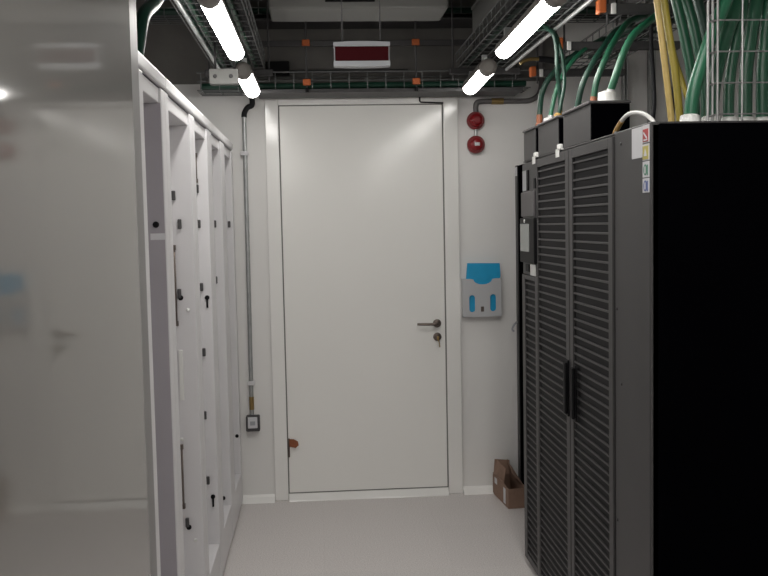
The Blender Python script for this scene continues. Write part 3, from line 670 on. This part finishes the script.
fm = MB(); fm.quadbox([(.866, D - .036, hz0 + .006), (1.064, D - .036, hz0 + .006), (1.064, D - .036, 1.275), (1.068, D - .036, 1.285), (1.064, D - .036, 1.362), (.874, D - .036, 1.366), (.866, D - .036, 1.28)], (0, .010, 0)); fm.build('cover', 'blue', fo)
f2 = MB(); f2.quadbox([(.872, D - .024, hz0 + .006), (1.060, D - .024, hz0 + .006), (1.060, D - .024, 1.352), (.880, D - .024, 1.352)], (0, .004, 0)); f2.build('back_cover', 'blue', fo)

# cardboard box on the floor
cb = thing('cardboard_box', 'small open cardboard box on the floor by the end wall', 'box', (1.09, 5.20, 0))
x0, x1, y0, y1, zt = 1.020, 1.132, 5.045, 5.362, .112
m = MB(); m.box(x0, x0 + .004, y0, y1, .001, zt); m.box(x1 - .004, x1, y0, y1, .001, zt); m.box(x0 + .004, x1 - .004, y0, y0 + .004, .001, zt); m.box(x0 + .004, x1 - .004, y1 - .004, y1, .001, zt); m.box(x0 + .004, x1 - .004, y0 + .004, y1 - .004, .001, .005)
m.build('carton', 'card', cb)
def flap(pts, e, name='flap', mm='card'): MB().quadbox(pts, e).build(name, mm, cb)
flap([(x0, y0 + .10, zt), (x0, y1, zt), (x0 + .028, y1 + .0, zt + .085), (x0 + .032, y0 + .16, zt + .075)], (.003, 0, -.001))
flap([(x0 + .004, y1 - .002, zt), (x1 - .002, y1 - .002, zt), (x1 - .002, y1 + .03, zt + .075), (x0 + .02, y1 + .03, zt + .085)], (0, -.003, 0))
flap([(x1, y0 + .06, zt), (x1, y1, zt), (x1 - .022, y1, zt + .09), (x1 - .050, y0 + .10, zt + .052)], (-.003, 0, -.001))
flap([(x0 + .002, y0 + .05, zt + .001), (x0 + .002, y1 - .04, zt + .001), (x0 - .018, y1 - .06, zt + .030), (x0 - .008, y0 + .12, zt + .028)], (.003, 0, .0))
B(x0 - .001, x0, y0 + .055, y0 + .095, .012, .100).build('paper_label', 'paper', cb)
B(x0 - .001, x0, y1 - .09, y1 - .04, .075, .110).build('tape', 'paper', cb)

cb.rotation_euler = (0, 0, .085)

# vertical wire ladder/tray above the rack (frames the thick cables)
wl = MB(); yl = 2.703
for (x, y, r) in ((1.164, yl, .0042), (1.187, yl + .02, .0040), (1.202, yl + .02, .0040)):
    wl.tube([(x, y, 1.884), (x, y, 3.04)], r, 8, True, False)
xs = [1.278, 1.363, 1.448, 1.533]
for x in xs[::2]: wl.tube([(x, yl + .02, 1.886), (x, yl + .02, 3.04)], .003, 6, True, False)
for z in [1.905 + .092 * k for k in range(12)]:
    wl.tube([(1.164, yl, z - .006), (1.187, yl + .012, z), (1.202, yl + .02, z + .004), (1.56, yl + .02, z + .004)], [.0032, .0032, .0026, .0020], 6, True, False)
tag(wl.build('cable_ladder', 'ladder', None, (1.34, yl, 1.884)), 'upright wire mesh tray standing on the rack in front of thick green cables', 'cable tray')

# vertical struts on the end wall behind the cables
for (x, w, lab) in ((1.82, .030, 'left of two upright grey struts on the end wall behind the rack'), (1.98, .040, 'right of two upright grey struts on the end wall behind the rack')):
    m = MB(); m.box(x - w / 2, x - w / 2 + .004, D - .03, W, 0, 3.04); m.box(x + w / 2 - .004, x + w / 2, D - .03, W, 0, 3.04); m.box(x - w / 2, x + w / 2, D - .004, W, 0, 3.04); m.box(x - w / 2, x - w / 2 + .010, D - .032, D - .028, 0, 3.04); m.box(x + w / 2 - .010, x + w / 2, D - .032, D - .028, 0, 3.04)
    tag(m.build('upright_strut', 'galv', None, (x, W, 0)), lab, 'strut', 'upright struts behind the rack')

# ------------------------------------------------------------------ world, camera, colour
w = bpy.data.worlds.new('world'); S.world = w; w.use_nodes = True
w.node_tree.nodes['Background'].inputs['Color'].default_value = (0.02, 0.02, 0.02, 1)
w.node_tree.nodes['Background'].inputs['Strength'].default_value = 0.0
cam = bpy.data.cameras.new('camera'); cam.sensor_width = 36; cam.lens = 930 / 768 * 36; cam.clip_start = .02
co = bpy.data.objects.new('camera', cam); COL.objects.link(co)
yaw, pit, rol = math.radians(4.0954), math.radians(3.897), math.radians(1.15)
fw = Vector((math.sin(yaw) * math.cos(pit), math.cos(yaw) * math.cos(pit), -math.sin(pit)))
r0 = Vector((math.cos(yaw), -math.sin(yaw), 0)); u0 = r0.cross(fw)
r = math.cos(rol) * r0 - math.sin(rol) * u0; up = math.sin(rol) * r0 + math.cos(rol) * u0
co.matrix_world = Matrix(((r.x, up.x, -fw.x, 0), (r.y, up.y, -fw.y, 0), (r.z, up.z, -fw.z, 1.6), (0, 0, 0, 1)))
S.camera = co
vs = S.view_settings
S.display_settings.display_device = 'sRGB'
vs.view_transform = 'Standard'; vs.look = 'None'; vs.gamma = 1; vs.use_curve_mapping = False
vs.exposure = 0.34
S.cycles.max_bounces = 10; S.cycles.diffuse_bounces = 6; S.cycles.use_denoising = True
S.cycles.sample_clamp_indirect = 6.0
